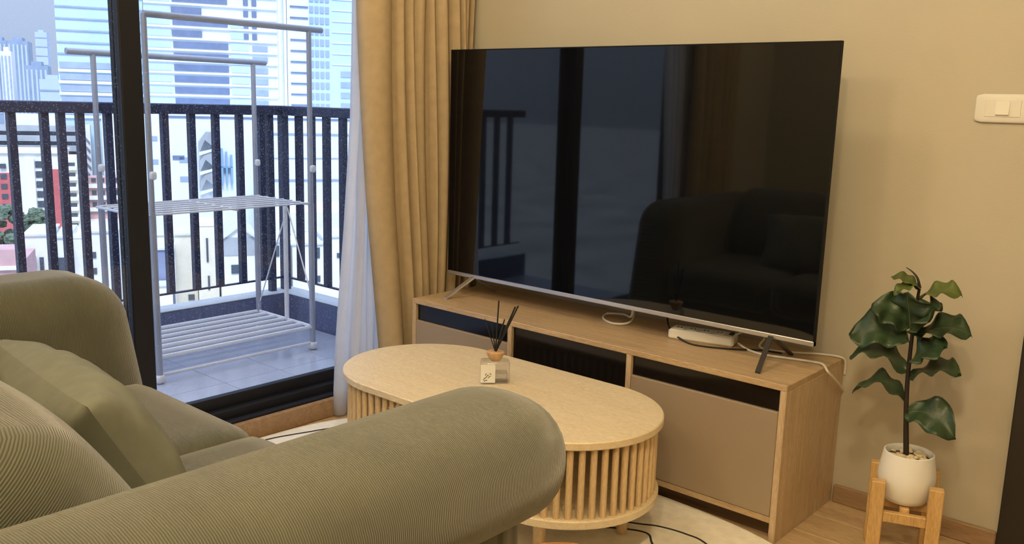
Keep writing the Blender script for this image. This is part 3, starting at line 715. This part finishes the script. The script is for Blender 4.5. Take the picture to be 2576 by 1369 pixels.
for yv in (-1.153, -1.021, -.952, -.870, -.747, -.60, -.478, -.340, -.210, -.077, .048): baluster(RXX, yv)
for k in range(10): baluster(RXX, -1.28-k*.132)
for yv in (.10,): link('post', bm(RXX-.016, RXX+.016, yv-.016, yv+.016, .15, 1.09), 'rail_paint', rl)
link('post', bm(RXX-.02, RXX+.02, RYY-.02, RYY+.02, .15, 1.09), 'rail_paint', rl)
for xv in (-2.80, -2.695, -2.57, -2.44, -2.31, -2.18, -2.05, -1.92, -1.79): baluster(xv, RYY)

# drying rack
FX, BX, RYa, RYb = -2.30, -2.745, -.885, -.115
dr = thing('drying_rack', 'grey metal two-tier clothes drying rack on the balcony', 'drying rack', ((FX+BX)/2, (RYa+RYb)/2, 0))
for x, zt in ((FX, 1.482), (BX, 1.342)):
    for yv in (RYa, RYb):
        link('post', MB().tube([(x, yv, .03), (x, yv, .70)], .0135, 12).tube([(x, yv, .70), (x, yv, zt)], .0115, 12), 'steel_white' if False else 'steel_paint', dr, smooth=True)
        ft_ = link('foot', MB().soft((x, yv, .020), (.022, .022, .0195), .017, 8), 'steel_white', dr, smooth=2)
        link('clamp_knob', MB().soft((x+.012, yv+.004, .86), (.011, .014, .017), .010, 6), 'steel_white', dr, smooth=2)
    link('hanging_bar', MB().tube([(x, RYa-(.11 if x == BX else .0), zt), (x, RYb+.07, zt)], .0135, 12), 'steel_paint', dr, smooth=True)
for x in (FX, BX): link('side_rail', MB().tube([(x, RYa, .112), (x, RYb, .112)], .009, 8), 'steel_white', dr, smooth=True)
for yv in (RYa, RYb): link('end_rail', MB().tube([(FX, yv, .112), (BX, yv, .112)], .008, 8), 'steel_white', dr, smooth=True)
for k in range(1, 6):
    x = FX+(BX-FX)*k/6; link('shelf_rod', MB().tube([(x, RYa, .112), (x, RYb, .112)], .0095, 8), 'steel_white', dr, smooth=True)
link('foot_rail', MB().tube([(FX, RYa, .035), (FX, RYb, .035)], .007, 8), 'steel_white', dr, smooth=True)
for k in range(0, 7):
    x = FX+(-2.70-FX)*k/6; link('upper_rod', MB().tube([(x, RYa-.03, .702), (x, RYb-.01, .702)], .0042, 8), 'steel_white', dr, smooth=True)
for yv in (RYa-.03, (RYa+RYb)/2, RYb-.01): link('upper_cross_bar', MB().tube([(FX, yv, .696), (-2.72, yv, .696)], .006, 8), 'steel_white', dr, smooth=True)
link('middle_post', MB().tube([(-2.50, -.118, .112), (-2.50, -.118, .696)], .0115, 10), 'steel_white', dr, smooth=True)
for q in ((FX, RYb, .25), (BX, RYb, .14)): link('brace_wire', MB().tube([(-2.50, -.105, .66), q], .0032, 6), 'steel_white', dr, smooth=True)

# ================================================================ the city beyond
GZ = -42.0; AZ = -1.07
FV = Vector((math.sin(AZ), math.cos(AZ), 0)); RV = Vector((math.cos(AZ), -math.sin(AZ), 0))
struct('ground', bm(-2500, 300, -1500, 2200, GZ-1, GZ), 'city_ground', 'grey streets and yards far below', 'ground')
class Bld:
    """a building standing D metres away; u runs along its front, z is height above sea of our floor"""
    def __init__(s, name, label, D, u0, u1, cat='building', group=None):
        s.D, s.uc = D, (u0+u1)/2; s.u0, s.u1 = u0, u1
        p = Vector((CAM.x, CAM.y, GZ))+FV*D+RV*s.uc
        s.r = thing(name, label, cat, p, group); s.r.rotation_euler = (0, 0, -AZ); s.r['_o'] = (0, 0, 0)
    def part(s, name, mat, boxes, parent=None):
        mb = MB()
        for (u0, u1, y0, y1, z0, z1) in boxes: mb.box(u0-s.uc, u1-s.uc, y0, y1, z0-GZ, z1-GZ)
        return link(name, mb, mat, parent or s.r)
    def windows(s, us, zs, w_, h_, mat='city_window', name='window', y=-.25):
        me = None
        for u in us:
            for z in zs:
                if me is None:
                    o = link(name, bm(-w_/2, w_/2, 0, .3, 0, h_), mat, s.r); me = o.data; o.location = (u-s.uc, y, z-GZ)
                else:
                    o = bpy.data.objects.new(name, me); COL.objects.link(o); o.parent = s.r; o.location = (u-s.uc, y, z-GZ)
    def poly(s, name, mat, pts, y0, y1):
        """extruded outline in (u,z), clockwise or not"""
        n = len(pts); vs = [(u-s.uc, y0, z-GZ) for u, z in pts]+[(u-s.uc, y1, z-GZ) for u, z in pts]
        fs = [tuple(range(n)), tuple(range(n, 2*n))[::-1]]+[(i, i+n, (i+1) % n+n, (i+1) % n) for i in range(n)]
        return link(name, MB().add(vs, fs), mat, s.r)
FH = 3.5
t1 = Bld('office_tower', 'huge pale blue office tower with dark window bands filling the skyline', 310, -33, 72)
t1.part('main_block', 'tower_white', [(-8, 34.6, 0, 40, GZ, 70)])
t1.part('left_wing', 'tower_glass', [(-33, -8.2, 3, 40, GZ, 72)])
t1.part('right_wing', 'tower_glass', [(42.3, 72, 1, 40, GZ, 70)])
t1.part('stair_core', 'tower_white', [(35.2, 42.2, -.5, 40, GZ, 70)])
t1.part('pier', 'tower_white', [(32.3, 33.2, -1.6, 0, -6, 70), (34.0, 34.9, -1.6, 0, -6, 70)])
zs = [22.6-FH*k for k in range(9) if k not in (1,)]
zs2 = [22.6-FH*k for k in range(-4, 9)]
for i, z in enumerate(zs2):
    if i in (3, 5): w0, w1_ = .0, 9.0
    else: w0, w1_ = .3, 16.8
    t1.part('window_band', 'tower_dark', [(w0, w1_, -.4, .2, z-.2, z+1.75)])
    t1.part('sill_band', 'tower_white', [(-8, 32, -.7, .1, z-1.1, z-.5)])
    if i > 3: t1.part('window_band', 'tower_glass', [(17.6, 23.2, -.3, .2, z-.2, z+1.9)])
    if i > 5: t1.part('window_band', 'tower_mid', [(24.2, 29.0, -.4, .2, z-.4, z+1.5)])
    else: t1.windows((22.4, 25.0), (z-.2,), 1.5, 1.9, 'tower_dark', 'window', -.4)
    t1.part('window_band', 'tower_glass', [(-7.6, -.3, -.3, .2, z-.2, z+1.75)])
    t1.part('louvre_line', 'tower_dark', [(36.2, 42.0, -.85, -.4, z+.2, z+.75)])
    t1.windows((43.3, 45.0, 46.7, 48.4), (z-1.0,), 1.25, 2.1, 'tower_mid', 'window', .7)
    if z < 10.5: t1.part('window_band', 'tower_mid', [(52.8, 70, .6, 1.2, z-.3, z+1.5)])
    else: t1.part('floor_line', 'tower_white', [(50, 72, .7, 1.1, z, z+.3)])
    if z > 11.5: t1.part('floor_line', 'tower_mid', [(-33, -8.2, 2.6, 3.1, z, z+.45)])
    else:
        t1.part('window_band', 'tower_mid', [(-32.6, -8.6, 2.6, 3.1, z-.6, z+1.3)])
        t1.part('floor_line', 'tower_white', [(-33, -8.2, 2.3, 3.1, z-1.7, z-.8)])
pd = Bld('podium_building', 'long white podium building at the foot of the office tower', 296, -20.5, 70)
pd.part('wall', 'tower_white', [(-9.2, 70, 0, 13, GZ, -5)])
pd.part('side_block', 'city_white', [(-20.5, -9.2, -1, 13, GZ, -5.6)])
pd.part('parapet', 'tower_dark', [(-2, 70, -.3, .1, -6.0, -5.4)])
pd.part('ledge', 'tower_mid', [(24, 66, -.4, .1, -10.6, -10.1)])
pd.windows((-16.5, -13.5), (-13.5, -22), 3.2, .9, 'tower_mid')
pd.windows((.5,), (-18.7,), 3.4, 1.3, 'tower_dark'); pd.windows((2.4, 26), (-25.4, -19.5), 3.4, 1.6, 'tower_mid'); pd.windows((-6.5,), (-13, -20), 2.4, 1.4, 'tower_mid')
for k in range(3):
    z0 = -10.0-k*6.0
    pd.poly('fire_stair', 'city_grey', [(6.4, z0-3.0), (8.6, z0), (11.4, z0), (11.4, z0-5.2), (8.2, z0-2.4), (6.4, z0-6.3)], -4.5, -.4)
    pd.poly('stair_string', 'tower_white', [(6.4, z0-6.0), (9.8, z0-5.2), (11.4, z0-4.2), (11.4, z0-5.4), (6.4, z0-7.1)], -4.9, -4.4)
pd.part('blue_screen', 'pool_blue', [(12.8, 13.4, -2, -.3, -26, -15), (14.2, 14.7, -2, -.3, -26, -16), (15.6, 16.2, -2, -.3, -26, -17), (12.8, 16.2, -2, -.3, -21, -20.6)])
cp = Bld('parking_garage', 'grey multi-storey parking garage with dark open decks', 300, -51, -27.8)
cp.part('structure', 'city_grey', [(-51, -27.8, 1.2, 12, GZ, -9.4)])
for k in range(5):
    cp.part('deck_parapet', 'city_grey', [(-51, -27.8, -.4, 1.2, -10.8-k*2.9, -9.1-k*2.9)]); cp.part('deck_opening', 'city_window', [(-51, -27.8, .9, 1.4, -11.9-k*2.9, -10.8-k*2.9)])
cp.part('roof_hall', 'city_white', [(-46, -33.5, 3, 11, -9.4, -6)])
zg = Bld('striped_stair_tower', 'white stair tower with dark diagonal slats beside the parking garage', 306, -27.4, -24.6)
zg.part('shaft', 'city_white', [(-27.4, -24.6, 0, 4, GZ, -9)])
for k in range(7): zg.poly('slat', 'city_bluegrey', [(-27.4, -12-k*2.6), (-26.4, -12-k*2.6), (-24.8, -14-k*2.6), (-24.8, -14.8-k*2.6), (-26.2, -13-k*2.6), (-27.4, -13-k*2.6)], -.4, .1)
# skyline far behind
for (nm_, lab, D, a, b, zt, mt, dep) in (
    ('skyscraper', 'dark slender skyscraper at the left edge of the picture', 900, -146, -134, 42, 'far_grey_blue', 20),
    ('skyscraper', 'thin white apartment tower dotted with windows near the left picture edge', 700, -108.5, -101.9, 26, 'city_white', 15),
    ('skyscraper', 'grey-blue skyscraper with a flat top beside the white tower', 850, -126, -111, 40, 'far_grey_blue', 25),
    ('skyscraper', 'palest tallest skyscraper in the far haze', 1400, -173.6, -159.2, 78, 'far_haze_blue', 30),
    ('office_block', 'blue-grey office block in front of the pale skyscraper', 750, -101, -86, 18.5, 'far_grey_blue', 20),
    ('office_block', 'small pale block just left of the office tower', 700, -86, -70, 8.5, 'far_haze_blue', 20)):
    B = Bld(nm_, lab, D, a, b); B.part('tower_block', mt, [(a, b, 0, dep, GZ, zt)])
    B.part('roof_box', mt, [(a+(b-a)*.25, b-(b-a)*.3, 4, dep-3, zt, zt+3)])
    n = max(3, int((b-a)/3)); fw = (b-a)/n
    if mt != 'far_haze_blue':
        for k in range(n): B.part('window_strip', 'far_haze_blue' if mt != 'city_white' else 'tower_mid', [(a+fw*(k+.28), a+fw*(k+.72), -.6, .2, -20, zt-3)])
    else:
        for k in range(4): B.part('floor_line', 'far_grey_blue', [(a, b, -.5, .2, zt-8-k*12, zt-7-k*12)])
# red and white apartment block
ap = Bld('apartment_block', 'white and red apartment block behind the left balcony bars', 280, -54, -29.6)
ap.part('wall', 'city_white', [(-54, -29.6, 0, 14, GZ, -16)])
ap.part('red_panel', 'city_red', [(-51.5, -43.2, -.5, .2, -40, -21.4)]); ap.part('red_panel', 'city_red', [(-33.6, -29.6, -.5, .2, -37, -20.4)])
ap.part('pier', 'tower_white', [(-39.3, -36.9, -1.2, .2, GZ, -17.4)]); ap.part('roof_slab', 'city_white', [(-54.4, -29.2, -.8, 14.4, -16, -15.2)])
ap.windows((-41.6,), [-20.3-2.75*k for k in range(6)], 1.6, 1.3); ap.windows((-35.9,), [-20.0-2.75*k for k in range(7)], 1.7, 1.8); ap.windows((-47.5, -44.6), [-20.2-2.75*k for k in range(6)], 1.5, 1.3, y=-.75)
ap.windows((-30.6,), (-26.0,), .9, 1.1, 'city_white', y=-.75)
cr = Bld('apartment_tower', 'narrow cream apartment tower with balconies right of the red panel', 275, -28.8, -24.4)
cr.part('wall', 'city_cream', [(-28.8, -24.4, 0, 10, GZ, -16.6)])
for k in range(7): cr.part('balcony', 'city_white', [(-28.4, -26.0, -1.0, .1, -20.2-k*2.8, -19.2-k*2.8)]); cr.part('window', 'city_window', [(-28.2, -26.4, -.2, .2, -19.2-k*2.8, -18.2-k*2.8)])
po = Bld('old_shophouse', 'faded pink shophouse row with pale floor bands', 286, -24.2, -15.8)
po.part('wall', 'city_pink', [(-24.2, -15.8, 0, 7.5, GZ, -23.2)])
for k in range(4): po.part('floor_band', 'city_white', [(-24.3, -15.7, -.9, .1, -26.2-k*3.4, -25.1-k*3.4)])
po.windows((-22.8, -20.6, -18.4, -16.8), (-24.6, -28.2, -31.6), 1.2, 1.2)
# low houses near by
def house(name, label, D, u0, u1, zt, mat, depth=9, roof=None, wins=(), group=None, extra=()):
    B = Bld(name, label, D, u0, u1); B.part('wall', mat, [(u0, u1, 0, depth, GZ, zt)])
    if roof == 'flat': B.part('roof_slab', 'city_roof', [(u0-.3, u1+.3, -.4, depth+.3, zt, zt+.35)])
    elif roof == 'parapet': B.part('parapet', mat, [(u0, u1, -.15, .2, zt, zt+.7), (u0, u0+.2, .2, depth, zt, zt+.7), (u1-.2, u1, .2, depth, zt, zt+.7)])
    elif roof: B.poly('gable_roof', roof, [(u0-.1, zt-.1), ((u0+u1)/2, zt+(u1-u0)*.38), (u1+.1, zt-.1), (u1+.1, zt-.5), ((u0+u1)/2, zt+(u1-u0)*.38-.5), (u0-.1, zt-.5)], -.8, depth+.5); B.poly('gable_wall', mat, [(u0, zt), ((u0+u1)/2, zt+(u1-u0)*.36-.5), (u1, zt)], -.02, .3)
    for (u, z, w_, h_) in wins: B.windows((u,), (z,), w_, h_)
    return B
house('row_house', 'white stained house below the red and white apartment block', 185, -27.0, -22.8, -25.4, 'city_white', 14, 'flat', [(-25.6, -31.5, .7, 2.4), (-24.3, -32, .7, 2.6), (-25.6, -36, .7, 2.0), (-24.3, -36.6, .6, 2)])
house('row_house', 'white house with a dark lean-to window left of the tall plain wall', 190, -22.4, -20.3, -26.6, 'city_white', 16, 'flat', [(-21.3, -33, 1.9, 2.6)])
house('row_house', 'tall plain white wall seen between the left balcony bars', 195, -20.3, -17.4, -27.5, 'city_white', 14, 'parapet')
house('row_house', 'white house with small windows just left of the window mullion', 192, -16.9, -11.6, -26.0, 'city_white', 14, 'flat', [(-16, -31, .8, 1.2), (-16, -34.2, .8, 1.2), (-12.6, -30, .8, 1.2), (-12.6, -33.5, .8, 1.4), (-12.6, -37, .8, 1.4)])
hp = house('shed', 'house with a flat pink roof at the left edge below the tree', 165, -33, -25.0, -27.4, 'city_pink', 18, None)
hp.poly('pitched_roof', 'city_pink', [(-33, -27.4), (-33, -24.7), (-25.4, -24.7), (-24.9, -27.4)], 0, 6); hp.part('eave', 'city_white', [(-33.2, -24.7, -.6, 0, -28.0, -27.4)])
house('row_house', 'blue-grey house right of the window mullion', 170, -4.6, -1.3, -26.2, 'city_bluegrey', 12, 'flat', extra=())
bw = house('annex', 'white annex wall below the blue-grey house', 166, -5.2, -1.6, -32.0, 'city_white', 3, 'flat')
house('row_house', 'plain cream house between the first balcony bars right of the mullion', 175, -1.0, 2.8, -24.4, 'city_cream', 12, 'flat', [(1.6, -36.6, 1.1, 1.0)])
house('row_house', 'cream house with tall slot windows', 172, 2.9, 6.5, -22.4, 'city_cream', 12, 'parapet', [(4.6, -29.0, .35, 4.4), (4.7, -34.2, .35, 2.6), (4.1, -37.6, .4, 1.2), (6.0, -37.2, .7, 1.3)])
house('gabled_house', 'white gabled house with a grey corrugated upper wall', 168, 6.8, 13.2, -24.0, 'city_white', 16, 'city_roof', [(9.4, -30.6, 1.8, 1.6), (8.0, -35.8, 1.0, 1.0)]).part('corrugated_wall', 'city_grey', [(6.7, 13.3, -.25, .1, -27.2, -24.0)])
house('row_house', 'white house right of the gabled house with dark upper windows', 165, 13.4, 18.6, -24.6, 'city_white', 12, 'flat', [(14.4, -27.2, 1.0, 2.0), (16.2, -27.2, 1.0, 2.0), (17.4, -33, 1.0, 1.2)])
hl = house('long_hall', 'long pale hall with ribbed wall behind the corner of the railing', 270, 22.6, 62, -16.3, 'tower_white', 16, 'flat')
for k in range(8): hl.part('rib', 'tower_mid', [(24+k*4.6, 24.2+k*4.6, -.4, .1, -29, -16.6)])
hl.part('ledge', 'tower_mid', [(22.6, 62, -.5, .1, -22.8, -22.4)])
wr = house('warehouse', 'warehouse with a wide white roof behind the railing corner', 222, 19.4, 52, -31.0, 'city_white', 22, None)
wr.poly('shallow_roof', 'city_white', [(19, -31), (24, -26.3), (47, -26.3), (52.4, -31)], -.6, 22)
gh = house('corrugated_shed', 'grey corrugated shed in front of the warehouse roof', 200, 24.0, 38, -29.8, 'city_grey', 10, 'flat'); gh.part('gutter', 'city_bluegrey', [(24, 38, -.5, .1, -31.0, -30.5)])
house('row_house', 'wide white house with small scattered windows at the right of the view', 170, 19.6, 25.4, -26.0, 'city_white', 10, 'flat', [(21.0, -29.6, .8, .9), (24.0, -28.6, 1.3, 2.0), (24.0, -33.2, 1.4, 1.2), (21.2, -36, 1.2, 1.4)])
house('row_house', 'white house half hidden by the sheer curtain', 172, 25.6, 38, -25.0, 'city_white', 10, 'flat', [(28.6, -29, .8, .9), (30.4, -33, .8, 1.0), (33, -29, .8, .9)])
# blocks that go on to the right, mostly behind the curtain
for (lab, D, a, b, zt, mt, st_) in (('tall pale block right of the office tower behind the curtain', 330, 80, 112, 34, 'tower_white', 'tower_mid'), ('lower grey-blue block far right behind the curtain', 280, 116, 150, 6, 'far_haze_blue', 'far_grey_blue'),
                                ('white flat-roofed block right of the long hall behind the curtain', 250, 66, 100, -14, 'city_white', 'city_window'), ('cream low block at the far right behind the curtain', 190, 42, 74, -24, 'city_cream', 'city_window')):
    B = Bld('city_block', lab, D, a, b); B.part('wall', mt, [(a, b, 0, 16, GZ, zt)]); B.part('roof_slab', mt, [(a-.4, b+.4, -.5, 16.4, zt, zt+.8)])
    z = zt-3
    while z > GZ+4: B.part('window_band', st_, [(a+1.5, b-1.5, -.3, .2, z-.3, z+1.2)]); z -= 3.5
# trees between the houses
def tree(label, D, u, zt, rad, zc, seed):
    r_ = random.Random(seed); base = Vector((CAM.x, CAM.y, GZ))+FV*D+RV*u
    t = thing('tree', label, 'tree', base); mb = MB()
    for k in range(46):
        a = r_.uniform(0, 6.28); h = r_.uniform(-1, 1); q = math.sqrt(max(0, 1-h*h))*r_.uniform(.5, 1)
        c = base+Vector((q*rad*math.cos(a), q*rad*math.sin(a), zc-GZ+h*(zt-zc)*.85)); s_ = rad*r_.uniform(.2, .36)
        vs = []; n = 6
        mb.soft(c, (s_, s_, s_*.8), (s_*.98, s_*.98, s_*.78), 4, lambda p, u_, v_, w_: p*r_.uniform(.75, 1.25))
    o = link('crown', mb, 'tree_leaves', t); link('trunk', MB().tube([base, base+Vector((0, 0, zc-GZ))], [.4, .2], 8), 'bark', t)
tree('large green tree at the left edge behind the balcony bars', 215, -34.5, -22.2, 4.2, -29.0, 1)
tree('smaller green tree below the white windows of the apartment block', 222, -30.0, -24.4, 2.9, -29.0, 2)
for o in bpy.data.objects:
    if '_o' in o: del o['_o']
